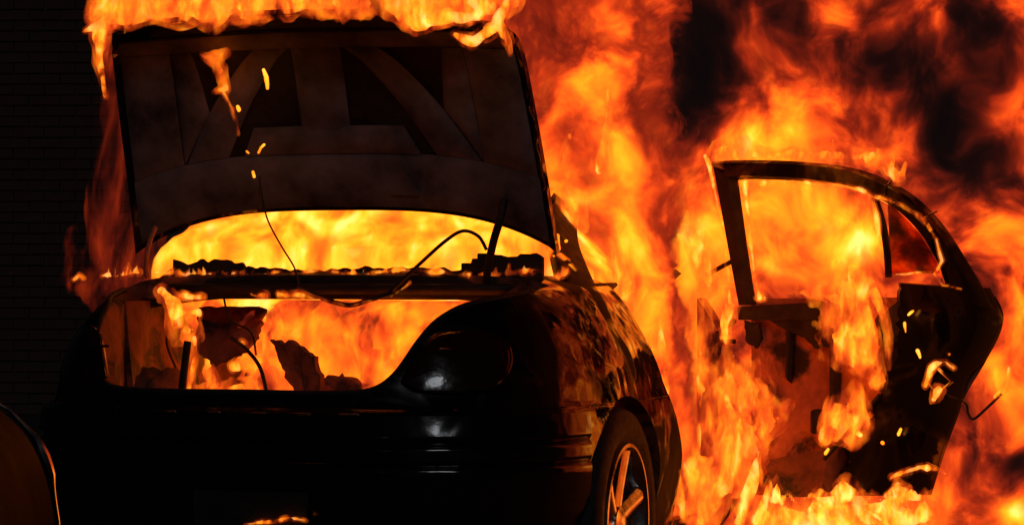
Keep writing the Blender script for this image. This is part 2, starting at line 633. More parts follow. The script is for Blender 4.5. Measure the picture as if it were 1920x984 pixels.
def loft(levels, n=72, sub=5, **kw):
    zs = np.array([l[0] for l in levels])
    u = np.linspace(0, len(levels) - 1, (len(levels) - 1) * sub + 1)
    # smooth interpolation over the level index
    cm = catmull([Vector(l[:3]) for l in levels], sub)
    rows = []
    for q in cm:
        xs, ys = plan(q[1], q[2], n, **kw)
        rows.append([(x, y, q[0]) for x, y in zip(xs, ys)])
    return rows


def loft_solid(rows):
    mb = MB(); K = len(rows[0])
    vs = [p for r in rows for p in r]
    fs = []
    for i in range(len(rows) - 1):
        for j in range(K):
            k = (j + 1) % K
            fs.append((i*K+j, i*K+k, (i+1)*K+k, (i+1)*K+j))
    fs.append(tuple(range(K))[::-1]); fs.append(tuple(range((len(rows)-1)*K, len(rows)*K)))
    mb.add(vs, fs)
    return mb


rows = loft(LEV)
body = link('body', loft_solid(rows).mesh('body'), M['paint'], car)
body.data.materials.append(M['foam'])

cutters = []


def cutter(mb):
    me = mb.mesh('cut'); me.materials.append(M['paint']); me.materials.append(M['foam'])
    for p in me.polygons: p.material_index = 1
    o = bpy.data.objects.new('cut', me); COL.objects.link(o)
    cutters.append(o)


# trunk opening, U-shaped seen from behind
UPROF = [(0.0, .735), (.20, .734), (.33, .738), (.385, .752), (.425, .785), (.455, .83), (.485, .885), (.52, .935), (.57, .975), (.63, .998), (.665, 1.012)]
half = catmull([Vector((a, b, 0)) for a, b in UPROF], 4)
up = [(p.x, p.y) for p in half]
U = up + [(.668, 1.05), (.668, 1.4), (-.668, 1.4), (-.668, 1.05)] + [(-a, b) for a, b in reversed(up)][:-1]
US = -0.045
def ush(a, b): return a + (US - (.085 * min(1, max(0, (-a - .1) / .2)) * min(1, max(0, (.56 + a) / .10)))) * min(1, max(0, (1.03 - b) / .06))
mb = MB(); mb.prism(U, lambda a, b: (ush(a, b), -0.4, b), lambda a, b: (ush(a, b), 0.66, b)); cutter(mb)
# trunk well
WELL = [(-.41, .125), (.44, .125), (.57, .32), (.62, .52), (.66, 1.3), (-.60, 1.3), (-.585, .55), (-.52, .32)]
mb = MB(); mb.prism(WELL, lambda a, b: (a + US, b, .46), lambda a, b: (a + US, b, .99)); cutter(mb)
# cabin
mb = MB(); mb.box((0, 2.35, 0.85), (1.50, 2.0, 1.0)); cutter(mb)
mb = MB(); mb.box((0, 1.32, 0.80), (0.98, 0.22, 0.34)); cutter(mb)
# side doorways
DOORWAY = [(2.08, .29), (1.40, .29), (1.37, .50), (1.30, .62), (1.20, .74), (1.14, .90), (1.16, 1.30), (2.08, 1.30)]
mb = MB(); mb.prism(DOORWAY, lambda a, b: (0.45, a, b), lambda a, b: (1.2, a, b)); cutter(mb)
FRONTWAY = [(2.20, .29), (2.20, 1.3), (3.2, 1.3), (3.2, .29)]
mb = MB(); mb.prism(FRONTWAY, lambda a, b: (0.45, a, b), lambda a, b: (1.2, a, b)); cutter(mb)
# wheel wells
WY, WZ = 0.76, 0.34
for sx in (-1, 1):
    for wy in (WY, 3.75):
        mb = MB()
        ring = [(WY * 0 + wy + 0.372 * math.cos(t), WZ + 0.372 * math.sin(t)) for t in np.linspace(0, 2 * math.pi, 48, endpoint=False)]
        mb.prism(ring, lambda a, b: (sx * 0.58, a, b), lambda a, b: (sx * 1.2, a, b)); cutter(mb)
for c in cutters:
    m = body.modifiers.new('b', 'BOOLEAN'); m.operation = 'DIFFERENCE'; m.object = c; m.solver = 'EXACT'
    m.material_mode = 'TRANSFER'
dg = bpy.context.evaluated_depsgraph_get()
me = bpy.data.meshes.new_from_object(body.evaluated_get(dg))
body.modifiers.clear()
body.data = me
for c in cutters:
    bpy.data.objects.remove(c)
for p in me.polygons: p.use_smooth = True
me.set_sharp_from_angle(angle=math.radians(32))

# bumper: a proud shell round the rear, with two grooves and a ledge
def shell(z0, z1, nz, ymax, off, thick, groove=None, xlim=None, n=72):
    rows_o, rows_i = [], []
    for z in np.linspace(z0, z1, nz):
        W, Y = lev(z)
        g = groove(z) if groove else 0.0
        xs, ys = plan(W + off - g, Y - off + g, n)
        k = [i for i in range(n) if ys[i] <= ymax]
        rows_o.append([(xs[i], ys[i], z) for i in range(k[0], k[-1] + 1)])
        xs2, ys2 = plan(W + off - thick, Y - off + thick, n)
        rows_i.append([(xs2[i], ys2[i], z) for i in range(k[0], k[-1] + 1)])
    m = min(len(r) for r in rows_o)
    def fit(rws):
        out = []
        for r in rws:
            e = len(r) - m
            out.append(r[e // 2: e // 2 + m])
        return out
    mb = MB(); mb.slab(fit(rows_o), fit(rows_i))
    return mb


gr = lambda z: 0.012 * math.exp(-((z - 0.605) / 0.007) ** 2) + 0.010 * math.exp(-((z - 0.545) / 0.006) ** 2) + 0.03 * max(0, (0.30 - z) / 0.06)
bumper = shell(0.235, 0.682, 76, 0.60, 0.014, 0.03, gr).build('bumper', M['bumper'], car, smooth=50)
# raised marks in the bumper ledge
for k, x in enumerate((-0.255, -0.118, 0.015, 0.150, 0.285)):
    mb = MB(); y = rear_y(x, 0.675) - 0.013
    mb.box((x, y, 0.6855), (0.062, 0.02, 0.006)); mb.build('raised_mark', M['chrome'], bumper, bevel=0.002)
# licence plate in a recess of the bumper
mb = MB(); mb.box((0.005, -0.018, 0.415), (0.34, 0.012, 0.115)); mb.build('licence_plate', M['char'], bumper, bevel=0.004)

# tail lamps
def lamp(sx):
    out = [(.452, .775), (.47, .815), (.50, .872), (.535, .905), (.60, .918), (.68, .905), (.735, .87), (.752, .82), (.735, .775), (.69, .752), (.60, .745), (.50, .75)]
    o2 = catmull([Vector((a, b, 0)) for a, b in out + out[:1]], 5)[:-1]
    poly = [(q.x - sx * .045 - max(0, q.x - .6) * (.25 if sx > 0 else .35), q.y) for q in o2]
    c = (sum(a for a, b in poly) / len(poly), sum(b for a, b in poly) / len(poly))
    mb = MB(); n = len(poly); vs = []; fs = []
    for i, s in enumerate((1.0, 1.0, 0.955, 0.7, 0.35)):
        off = (-0.01, 0.012, 0.018, 0.022, 0.024)[i]
        for a, b in poly:
            x = c[0] + (a - c[0]) * s; z = c[1] + (b - c[1]) * s
            vs.append((sx * x, rear_y(x, z) - off, z))
    vs.append((sx * c[0], rear_y(*c) - 0.025, c[1]))
    for i in range(4):
        for j in range(n):
            k = (j + 1) % n
            fs.append((i*n+j, i*n+k, (i+1)*n+k, (i+1)*n+j))
    for j in range(n): fs.append((4*n+j, 4*n+(j+1) % n, 5*n))
    mb.add(vs, fs)
    o = mb.build('tail_light', M['lens'], car, smooth=50)
    mb = MB(); pts = [(sx * a, rear_y(a, b) - 0.014, b) for a, b in poly]
    mb.tube(pts + pts[:1], 0.0032, 6, caps=False); mb.build('lamp_trim', M['bumper'], o)
    mb = MB(); pts = [(sx * a, rear_y(a, .86) - 0.024, .862 - (a - .5) * .05) for a in np.linspace(.50, .61, 8)]
    mb.tube(pts, 0.004, 6); mb.build('lens_ridge', M['lens'], o)
lamp(1); lamp(-1)

# weather strip round the trunk opening
prof = [(-a, b) for a, b in reversed(up)] + up[1:]
prof = [(ush(a, b), b) for a, b in prof]
pts = [(a * 0.995, rear_y(a, b) + 0.012, b + 0.004) for a, b in prof]
mb = MB(); mb.tube(pts, 0.009, 8); mb.build('weather_strip', M['rubber'], car)

# cross member under the rear glass and the parcel shelf
mb = MB()
bar = [(x, 0.655 + 0.10 * abs(x / .62) ** 2 * 0.4, 1.05 - 0.035 * abs(x / .62) ** 3) for x in np.linspace(-.63, .63, 40)]
fr = [[(x, y - .012, z - .052) for x, y, z in bar], [(x, y - .020, z - .03) for x, y, z in bar], [(x, y - .012, z + .012) for x, y, z in bar], [(x, y + .02, z + .02) for x, y, z in bar]]
bk = [[(x, y + .05, z - .052) for x, y, z in bar], [(x, y + .05, z - .03) for x, y, z in bar], [(x, y + .05, z + .0) for x, y, z in bar], [(x, y + .05, z + .01) for x, y, z in bar]]
mb.slab(fr, bk); mb.build('cross_member', M['char'], car)
# ragged remains of the parcel shelf and seal standing above it
mb = MB()
xs = np.linspace(-.56, .62, 120)
hh = [max(0.004, 0.016 + 0.020 * float(vnoise(np.array([x * 14, 1.3, 2.2]))) + 0.016 * float(vnoise(np.array([x * 45, 4.3, 2.2])))) * (1.5 if x < -.33 else (1.7 if x > .40 else 0.85)) for x in xs]
mb.slab([[(x, 0.72, 1.03) for x in xs], [(x, 0.725, 1.055 + h) for x, h in zip(xs, hh)]],
        [[(x, 0.74, 1.03) for x in xs], [(x, 0.74, 1.055 + h * 0.97) for x, h in zip(xs, hh)]])
mb.build('burnt_shelf_edge', M['char'], car)

# ---- greenhouse: roof and pillars with the glass gone
GL = [(1.03, .700, .60, 3.72), (1.09, .645, .69, 3.45), (1.16, .580, .82, 3.22), (1.24, .520, 1.0, 3.0), (1.31, .475, 1.18, 2.82), (1.365, .43, 1.38, 2.64), (1.40, .36, 1.56, 2.46), (1.41, .25, 1.75, 2.28)]
cm = catmull([Vector((a, b, c)) for a, b, c, d in GL], 5)
fr_ = np.interp([q[0] for q in cm], [a[0] for a in GL], [a[3] for a in GL])
rows = []
for q, f in zip(cm, fr_):
    xs, ys = plan(q[1], q[2], 72, front=f, p=4.0, L=0.5, Lf=0.5)
    rows.append([(x, y, q[0]) for x, y in zip(xs, ys)])
K = len(rows[0]); verts = [p for r in rows for p in r]; faces = []
for i in range(len(rows) - 1):
    for j in range(K):
        k = (j + 1) % K
        q = (i*K+j, i*K+k, (i+1)*K+k, (i+1)*K+j)
        c = np.mean([verts[t] for t in q], 0)
        W = np.interp(c[2], [a[0] for a in GL], [a[1] for a in GL]); Y = np.interp(c[2], [a[0] for a in GL], [a[2] for a in GL]); F_ = np.interp(c[2], [a[0] for a in GL], [a[3] for a in GL])
        if 1.04 < c[2] < 1.33:
            if abs(c[0]) < W * 0.965 and c[1] < Y + 0.32: continue
            if abs(c[0]) < W * 0.86 and c[1] > F_ - 0.25: continue
            if abs(c[0]) > W * 0.9 and Y + 0.42 < c[1] < 2.08: continue
            if abs(c[0]) > W * 0.9 and 2.2 < c[1] < F_ - 0.35: continue
        if c[2] <= 1.06 and c[0] > 0.5 and 1.2 < c[1] < 3.2: continue
        faces.append(q)
faces.append(tuple(range((len(rows)-1)*K, len(rows)*K)))
mb = MB(); mb.add(verts, faces)
roof = mb.build('roof', M['char'], car, smooth=40)
md = roof.modifiers.new('t', 'SOLIDIFY'); md.thickness = 0.03; md.offset = -1

# ---- trunk lid
LIDP = catmull([Vector((.67, 1.245, 0)), Vector((.605, 1.41, 0)), Vector((.535, 1.57, 0)), Vector((.48, 1.685, 0)), Vector((.425, 1.742, 0)), Vector((.33, 1.765, 0)), Vector((.255, 1.775, 0))], 6)
NL = len(LIDP) - 1


def lid_pt(u, v, off=0.0):
    """u -1..1 across, v 0 (hinge edge) .. 1 (free edge), off towards the trunk side"""
    f = v * NL; i = min(int(f), NL - 1); t = f - i
    p = LIDP[i].lerp(LIDP[i+1], t)
    tg = (LIDP[i+1] - LIDP[i]).normalized()
    n = Vector((-abs(tg.y), -abs(tg.x) if tg.x < 0 else abs(tg.x), 0)); n = Vector((-tg.y, tg.x, 0))
    w = float(np.interp(v, [0, .25, .62, .75, 1], [.672, .655, .628, .60, .50]))
    drop = 0.115 * (abs(u) ** 3.4) * max(0.0, 1 - v / 0.5)
    crown = -0.03 * (1 - u * u)
    y = p.x + n.x * (off + crown) + drop * 0.35; z = p.y + n.y * (off + crown) - drop
    return Vector((u * w, y, z))


lid = empty('trunk_lid', lid_pt(0, 0), car)
def lid_part(mb, name, mat, smooth=40, bevel=0.0):
    o = mb.build(name, mat, lid, smooth, bevel)
    o.matrix_parent_inverse = Matrix.Translation(-lid.location)
    return o
us = np.linspace(-1, 1, 49); vs_ = np.linspace(0, 1, 37)
mb = MB()
mb.slab([[lid_pt(u, v, 0.002 + 0.012 * (abs(u) > .985)) for u in us] for v in vs_], [[lid_pt(u, v, -0.014) for u in us] for v in vs_])
lid_part(mb, 'outer_skin', M['paint'])
mb = MB(); us2 = np.linspace(-.96, .96, 40); vs2 = np.linspace(.03, .70, 24)
mb.slab([[lid_pt(u, v, .0045) for u in us2] for v in vs2], [[lid_pt(u, v, .003) for u in us2] for v in vs2])
lid_part(mb, 'inner_skin', M['char'])


def lid_strip(quad, nu=14, nv=14, off=0.020, th=0.013, curve=None):
    """a pressed rib: quad of four (u, v) corners laid on the inner side of the lid"""
    A, B, C_, D_ = [Vector((q[0], q[1], 0)) for q in quad]
    fr, bk = [], []
    for i in range(nv + 1):
        r1, r2 = [], []
        for j in range(nu + 1):
            s, t = j / nu, i / nv
            q = A.lerp(B, s).lerp(D_.lerp(C_, s), t)
            e = min(s, 1 - s) * nu; e2 = min(t, 1 - t) * nv
            k = min(1.0, min(e, e2) / 1.0)
            r1.append(lid_pt(q.x, q.y, off - th * (1 - k) * .8)); r2.append(lid_pt(q.x, q.y, 0.0))
        fr.append(r1); bk.append(r2)
    mb = MB(); mb.slab(fr, bk); return mb


lid_part(lid_strip([(-.97, .02), (.97, .02), (.97, .17), (-.97, .17)], 40, 5), 'inner_frame', M['inner'])
lid_part(lid_strip([(-.97, .56), (.97, .56), (.97, .69), (-.97, .69)], 40, 5), 'inner_frame', M['inner'])
for s in (-1, 1):
    lid_part(lid_strip([(s*.72, .171), (s*.965, .171), (s*.965, .559), (s*.72, .559)], 6, 14), 'inner_frame', M['inner'])
    lid_part(lid_strip([(s*.50, .172), (s*.70, .172), (s*.30, .558), (s*.14, .558)], 6, 14), 'brace', M['inner'])
    lid_part(lid_strip([(s*.565, .30), (s*.715, .172), (s*.715, .558), (s*.62, .558)], 5, 12, off=.016), 'brace', M['inner'])
lid_part(lid_strip([(-.13, .172), (.10, .172), (.12, .558), (-.12, .558)], 5, 12, off=.018), 'brace', M['inner'])
lid_part(lid_strip([(-.42, .172), (.42, .172), (.36, .25), (-.36, .25)], 16, 4, off=.024), 'latch_panel', M['inner'])
lid_part(lid_strip([(-.80, .73), (.80, .73), (.72, .97), (-.72, .97)], 30, 5, off=.016), 'lip_panel', M['char'])
# lock catch with small holes, soot-covered warning sticker wedge
mb = MB(); q = [lid_pt(.27, .07, .034), lid_pt(.40, .07, .034), lid_pt(.335, .145, .034)]; q2 = [p + Vector((0, .008, 0)) for p in q]
mb.add(q + q2, [(0, 1, 2), (5, 4, 3), (0, 3, 4, 1), (1, 4, 5, 2), (2, 5, 3, 0)]); lid_part(mb, 'wedge_bracket', M['inner'])

# hinge arms, torsion rod, cables
def rod(name, pts, r, mat='cable', n=6, cm_=True, parent=car):
    mb = MB(); pts = [Vector(p) for p in pts]
    mb.tube(catmull(pts, n) if cm_ else pts, r, 8)
    return mb.build(name, M[mat], parent, smooth=60)
rod('hinge_arm', [PY(945, 375, .64), PY(938, 410, .62), PY(926, 450, .62), PY(915, 500, .64), PY(912, 530, .66)], 0.0125, 'char')
mb = MB(); mb.box(PY(906, 486, .67), (.03, .03, .035)); mb.box(PY(885, 500, .68), (.06, .03, .022)); mb.box(PY(897, 494, .68), (.03, .025, .03)); mb.build('hinge_bracket', M['char'], car, bevel=.004)
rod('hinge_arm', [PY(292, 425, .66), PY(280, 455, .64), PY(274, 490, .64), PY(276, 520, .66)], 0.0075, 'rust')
rod('torsion_rod', [PY(912, 468, .62), PY(897, 443, .60), PY(868, 433, .59), PY(835, 452, .58), PY(790, 492, .57), PY(755, 525, .56), PY(722, 555, .56)], 0.0055, 'cable')
rod('torsion_rod', [PY(738, 548, .55), PY(690, 563, .54), PY(655, 572, .54), PY(612, 562, .54), PY(585, 548, .55), PY(560, 536, .56)], 0.0075, 'cable')
rod('cable', [PY(486, 330, .60), PY(492, 372, .59), PY(503, 415, .58), PY(528, 462, .57), PY(552, 502, .57), PY(562, 540, .56)], 0.0028, 'cable')

# trunk interior: seat back frame, burnt panels, post
mb = MB(); mb.box((0.0, 1.02, 0.995), (1.28, 0.03, 0.035)); mb.box((.27, 1.03, .90), (.045, .03, .17), Matrix.Rotation(.12, 3, 'Y')); mb.build('seat_frame', M['foam'], car, bevel=.004)
def ragged(name, pts, th, mat, jit=.012, n=7, parent=car, seed=1):
    """a torn sheet with a broken-up outline and a few buckles"""
    rs = random.Random(seed); pts = [Vector(p) for p in pts]
    nrm = (pts[1] - pts[0]).cross(pts[-1] - pts[0]).normalized()
    ring = []
    for k in range(len(pts)):
        a, b = pts[k], pts[(k + 1) % len(pts)]
        e = (b - a).normalized().cross(nrm)
        for t in range(n):
            q = a.lerp(b, t / n)
            w = (float(fbm(np.array(q) * 38 + seed * 7.7, 3)) - .5) * 3.2 + rs.uniform(-.25, .25)
            ring.append(q + e * jit * w * (0.3 if t == 0 else 1.0))
    c = sum(ring, Vector()) / len(ring)
    m = len(ring); mb = MB(); vs = []; T = Vector(th)
    loops = (1.0, .8, .55, .28)
    for off in (Vector(), T):
        for f in loops:
            for q in ring:
                p = c.lerp(q, f)
                vs.append(p + off + nrm * (float(fbm(np.array(p) * 11 + seed, 2)) - .5) * jit * 3.0 * (1.15 - f))
        vs.append(c + off)
    fs = []; L_ = len(loops); o_ = L_ * m + 1
    for k in range(m):
        l = (k + 1) % m
        for r in range(L_ - 1):
            fs.append((r*m + k, r*m + l, (r+1)*m + l, (r+1)*m + k)); fs.append((o_ + r*m + l, o_ + r*m + k, o_ + (r+1)*m + k, o_ + (r+1)*m + l))
        fs.append(((L_-1)*m + k, (L_-1)*m + l, L_*m)); fs.append((o_ + (L_-1)*m + l, o_ + (L_-1)*m + k, o_ + L_*m))
        fs.append((l, k, o_ + k, o_ + l))
    mb.add(vs, fs)
    return mb.build(name, M[mat], parent, smooth=60)


ragged('burnt_panel', [PY(505, 636, .64), PY(545, 640, .62), PY(590, 668, .60), PY(602, 742, .58), PY(560, 748, .58), PY(530, 690, .6)], (.006, .02, 0), 'foam', .012, 8, seed=3)
ragged('burnt_panel', [PY(372, 575, .85), PY(492, 580, .85), PY(480, 635, .80), PY(445, 668, .72), PY(400, 690, .70), PY(372, 660, .75)], (.006, .02, 0), 'foam', .014, 8, seed=4)
ragged('burnt_lining', [PY(265, 690, .35), PY(335, 700, .45), PY(335, 752, .40), PY(225, 752, .30)], (0, .015, .004), 'foam', .012, 8, seed=6)
ragged('burnt_lining', [PY(625, 590, .98), PY(655, 588, .98), PY(662, 640, .96), PY(640, 655, .96)], (0, .015, .004), 'foam', .008, 6, seed=8)
ragged('burnt_lining', [PY(735, 545, .9), PY(812, 548, .9), PY(790, 580, .88), PY(742, 582, .88)], (0, .015, .004), 'foam', .010, 6, seed=9)
ragged('burnt_lining', [PY(575, 715, .6), PY(640, 700, .66), PY(690, 722, .66), PY(640, 750, .6)], (0, .012, .004), 'foam', .016, 7, seed=10)
for k, q in enumerate((((300, 555), (322, 590), (312, 640), (330, 690)), ((420, 560), (432, 600), (470, 622), (480, 665)))):
    rod('cable', [PY(a, b, .66 - .04 * t) for t, (a, b) in enumerate(q)], 0.0035, 'cable')
rod('trunk_post', [PY(352, 640, .40), PY(347, 680, .39), PY(338, 755, .38)], [0.012]*13, 'char')
rod('cable', [PY(432, 632, .5), PY(462, 655, .48), PY(488, 690, .47), PY(502, 745, .46)], 0.006, 'cable')
# trunk side trim, left
mb = MB()
tr = []
for t in np.linspace(0, 1, 14):
    tr.append([(-.615 + .06 * t**3 + .015 * math.sin(a * 9 + 3 * t), .50 + .55 * a, .985 - .42 * t) for a in np.linspace(0, 1, 12)])
tb = [[(x - .02, y, z) for x, y, z in r] for r in tr]
mb.slab(tr, tb); mb.build('side_trim', M['foam'], car, smooth=60)

# ---- wheels
def wheel(x, y, sx, face=True):
    w = empty('wheel', (x, y, WZ), car)
    w.scale = (1, 1.04, 1.04)
    mb = MB(); n = 56
    prof = [(.225, -.09), (.255, -.105), (.29, -.108), (.315, -.095), (.325, -.07), (.326, 0), (.325, .07), (.315, .095), (.29, .108), (.255, .105), (.225, .09)]
    vs = []; fs = []
    for k in range(n):
        t = 2 * math.pi * k / n
        for r, a in prof: vs.append((sx * a, r * math.cos(t), r * math.sin(t)))
    m = len(prof)
    for k in range(n):
        for i in range(m):
            a, b = (k * m + i), (k * m + (i + 1) % m); c, d = ((k + 1) % n * m + (i + 1) % m), ((k + 1) % n * m + i)
            fs.append((a, b, c, d))
    mb.add(vs, fs); mb.build('tyre', M['rubber'], w, smooth=50)
    mb = MB(); vs = []; fs = []
    prof = [(.228, .098), (.222, .104), (.208, .098), (.200, .06), (.195, -.05), (.19, -.05), (.19, .055), (.2, .09)]
    prof = [(.226, .09), (.224, .106), (.214, .107), (.205, .096), (.198, .05), (.192, -.06), (.224, -.06)]
    m = len(prof)
    for k in range(n):
        t = 2 * math.pi * k / n
        for r, a in prof: vs.append((sx * a, r * math.cos(t), r * math.sin(t)))
    for k in range(n):
        for i in range(m):
            fs.append((k*m+i, k*m+(i+1) % m, (k+1) % n*m+(i+1) % m, (k+1) % n*m+i))
    mb.add(vs, fs); mb.build('rim', M['alloy'], w, smooth=40)
    for k in range(6):
        t0 = 2 * math.pi * k / 6 + .3
        fr, bk = [], []
        for r in np.linspace(.035, .208, 9):
            hw = .030 + .05 * abs(r - .11) ** 1.2
            dep = .100 - .035 * math.cos(r / .21 * 1.5) * .6
            a_, b_ = [], []
            for s in (-1, -.6, 0, .6, 1):
                d = Vector((0, math.cos(t0) * r - math.sin(t0) * s * hw, math.sin(t0) * r + math.cos(t0) * s * hw))
                a_.append((sx * (dep - .012 * s * s), d.y, d.z)); b_.append((sx * (dep - .03), d.y, d.z))
            fr.append(a_); bk.append(b_)
        mb = MB(); mb.slab(fr, bk); mb.build('spoke', M['alloy'], w, smooth=50)
    mb = MB(); mb.tube([(sx * .04, 0, 0), (sx * .082, 0, 0), (sx * .09, 0, 0)], [.05, .048, .03], 20); mb.build('hub_cap', M['chrome'], w)
    mb = MB(); mb.tube([(sx * .0, 0, 0), (sx * .012, 0, 0)], [.16, .16], 32); mb.build('brake_disc', M['char'], w)
wheel(.765, WY, 1); wheel(-.765, WY, -1)

# ---- the open right rear door
HX, HY = 0.86, 2.10
PHI = math.radians(70)
De = Vector((math.sin(PHI), -math.cos(PHI), 0)); Dn = Vector((-math.cos(PHI), -math.sin(PHI), 0))


def lean(z):
    if z > .95: return 0.15 * min(1.3, (z - .95) / .48) ** 1.15
    return 0.012 * ((.95 - z) / .5)


def D3(s, z, off=0.0):
    return Vector((HX, HY, 0)) + De * s + Dn * (lean(z) + off) + Vector((0, 0, z))


def DS(px, py, off=0.0):
    """door coordinates (s, z) of a pixel on the door's surface"""
    z = 1.0; s = .5
    for _ in range(12):
        A = Vector((HX, HY, 0)) + Dn * (lean(z) + off)
        k = (px - 960) / FPX
        # lateral = k * depth, both linear in s
        rv = Vector((CT, ST, 0)); dv = Vector((-ST, CT, 0)); c = Vector((CAM.x, CAM.y, 0))
        la, lb = (A - c).dot(rv), De.dot(rv); da, db = (A - c).dot(dv), De.dot(dv)
        s = (k * da - la) / (lb - k * db)
        z = CAM.z - (py - 492) / FPX * (da + s * db)
    return s, z


def D(px, py, off=0.0):
    s, z = DS(px, py, off)
    return D3(s, z, off)


door = empty('rear_door', (HX, HY, .3), car)
def door_part(mb, name, mat, smooth=40, bevel=0.0):
    o = mb.build(name, mat, door, smooth, bevel)
    o.matrix_parent_inverse = Matrix.Translation(-door.location)
    return o


def dslab(outer, inner, o0, o1, name, mat, sub=5, cols=5, torn=0.0):
    """band between two pixel curves of the same length, thick between the offsets o0 (outside) and o1 (inside)"""
    A = catmull([Vector((a, b, 0)) for a, b in outer], sub); B = catmull([Vector((a, b, 0)) for a, b in inner], sub)
    if torn:
        B = [q + Vector((torn * 2 * (float(fbm(np.array([q.x * .05, q.y * .05, 3.3]), 3)) - .5) * 2, 0, 0)) for q in B]
        A = [q.copy() for q in A]
    fr, bk = [], []
    for a, b in zip(A, B):
        r1, r2 = [], []
        for j in range(cols + 1):
            t = j / cols; q = a.lerp(b, t)
            s, z = DS(q.x, q.y)
            e = 0.3 if j in (0, cols) else 1.0
            r1.append(D3(s, z, o0 + (o1 - o0) * e)); r2.append(D3(s, z, o0))
        fr.append(r1); bk.append(r2)
    mb = MB(); mb.slab(fr, bk)
    return door_part(mb, name, M[mat])


# window frame: B-pillar edge, the top arch, then down behind the quarter glass
OUT = [(1386, 572), (1368, 480), (1350, 385), (1334, 303), (1395, 300), (1500, 303), (1590, 314), (1655, 336), (1715, 372), (1765, 424), (1806, 486), (1838, 540), (1856, 578)]
INN = [(1412, 572), (1398, 480), (1386, 395), (1378, 338), (1410, 336), (1500, 340), (1585, 352), (1640, 372), (1690, 402), (1728, 442), (1756, 490), (1765, 520), (1775, 560)]
dslab(OUT[:4], INN[:4], -.02, .02, 'window_frame', 'char')
dslab(OUT[3:], INN[3:], -.02, .026, 'window_frame', 'soot_paint', cols=6)
# bar between the window and the quarter glass
dslab([(1634, 372), (1648, 420), (1656, 470), (1660, 520)], [(1646, 376), (1660, 422), (1667, 470), (1670, 520)], -.01, .012, 'divider_bar', 'char', cols=3)
# quarter glass, cracked and sooty
G = NT('sooty_glass'); b_ = G.n('ShaderNodeBsdfPrincipled'); tr_ = G.n('ShaderNodeBsdfTransparent'); mx = G.n('ShaderNodeMixShader')
b_.inputs['Base Color'].default_value = (.02, .01, .008, 1); b_.inputs['Roughness'].default_value = .25
gn = G.noise(G.coord(), 7, 5, .6); gm = G.ramp(gn.outputs[0], [(.40, (.15,) * 3), (.62, (.9,) * 3)])
tr_.inputs['Color'].default_value = (.9, .5, .3, 1)
G.l(gm, mx.inputs[0]); G.l(tr_.outputs[0], mx.inputs[1]); G.l(b_.outputs[0], mx.inputs[2]); G.l(mx.outputs[0], G.out.inputs['Surface'])
M['glass'] = G.m
mb = MB()
gl = [(1664, 378), (1690, 402), (1728, 442), (1756, 490), (1763, 512), (1670, 514)]
f0 = [D(a, b, -.004) for a, b in gl]; f1 = [D(a, b, 0.0) for a, b in gl]; n_ = len(gl)
mb.add(f0 + f1, [tuple(reversed(range(n_))), tuple(range(n_, 2*n_))] + [(i, (i + 1) % n_, n_ + (i + 1) % n_, n_ + i) for i in range(n_)])
door_part(mb, 'quarter_glass', M['glass'], smooth=None)
# outer skin seen from inside
SKL = [(1386, 560), (1388, 620), (1388, 700), (1388, 780), (1388, 860), (1390, 930)]
SKR = [(1848, 556), (1862, 600), (1832, 672), (1790, 745), (1758, 830), (1726, 930)]
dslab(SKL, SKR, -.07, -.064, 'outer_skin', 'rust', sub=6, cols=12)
# edge flange of the door, dark, from the belt down to the sill
dslab([(1838, 540), (1862, 602), (1834, 670), (1800, 712), (1778, 780), (1752, 850), (1728, 928)],
      [(1668, 530), (1672, 600), (1668, 660), (1640, 730), (1612, 790), (1575, 850), (1560, 928)], -.066, .02, 'inner_panel', 'soot_paint', cols=8, sub=10, torn=16)
dslab([(1575, 838), (1570, 890), (1562, 930)], [(1442, 862), (1440, 890), (1438, 930)], -.064, .035, 'door_pocket', 'foam', cols=10, sub=8, torn=10)
ragged('torn_trim', [D(1440, 600, -.03), D(1545, 590, -.03), D(1565, 640, -.03), D(1535, 655, -.04), D(1480, 622, -.04)], Dn * -.012, 'char', .014, 8, door, 21)
ragged('torn_trim', [D(1395, 600, -.03), D(1425, 605, -.03), D(1420, 650, -.03), D(1400, 640, -.03)], Dn * -.012, 'char', .012, 6, door, 22)
ragged('torn_trim', [D(1640, 600, .0), D(1690, 560, .0), D(1680, 700, .0), D(1640, 690, .0), D(1655, 650, .0)], Dn * -.012, 'char', .014, 8, door, 23)
ragged('torn_trim', [D(1400, 730, -.03), D(1440, 720, -.03), D(1460, 760, -.03), D(1420, 775, -.03)], Dn * -.012, 'char', .014, 6, door, 24)
for o_ in [o for o in door.children if o.name.startswith('torn_trim')]: o_.matrix_parent_inverse = Matrix.Translation(-door.location)
dslab([(1370, 575), (1372, 600)], [(1560, 565), (1562, 600)], -.05, -.02, 'belt_rail', 'char', cols=10, sub=8, torn=10)
dslab([(1570, 590), (1562, 640), (1560, 700), (1558, 770)], [(1545, 590), (1540, 640), (1540, 700), (1540, 770)], -.06, -.03, 'guide_rail', 'char', cols=3)
dslab([(1475, 610), (1470, 660), (1468, 720)], [(1456, 610), (1458, 660), (1456, 700)], -.06, -.04, 'guide_rail', 'char', cols=3)
mb = MB(); mb.box(D(1550, 790, -.02), (.10, .06, .08)); mb.box(D(1590, 765, 0), (.04, .04, .03)); door_part(mb, 'window_motor', M['char'], bevel=.01)
mb = MB(); mb.tube([D(1760, 690, .03), D(1785, 715, .035), D(1760, 735, .03), D(1738, 715, .03), D(1760, 690, .03)], .008, 8); door_part(mb, 'latch', M['chrome'])
mb = MB(); mb.tube([D(1545, 860, .045), D(1600, 800, .03), D(1650, 740, .025)], .008, 8); door_part(mb, 'pull_cable', M['cable'])
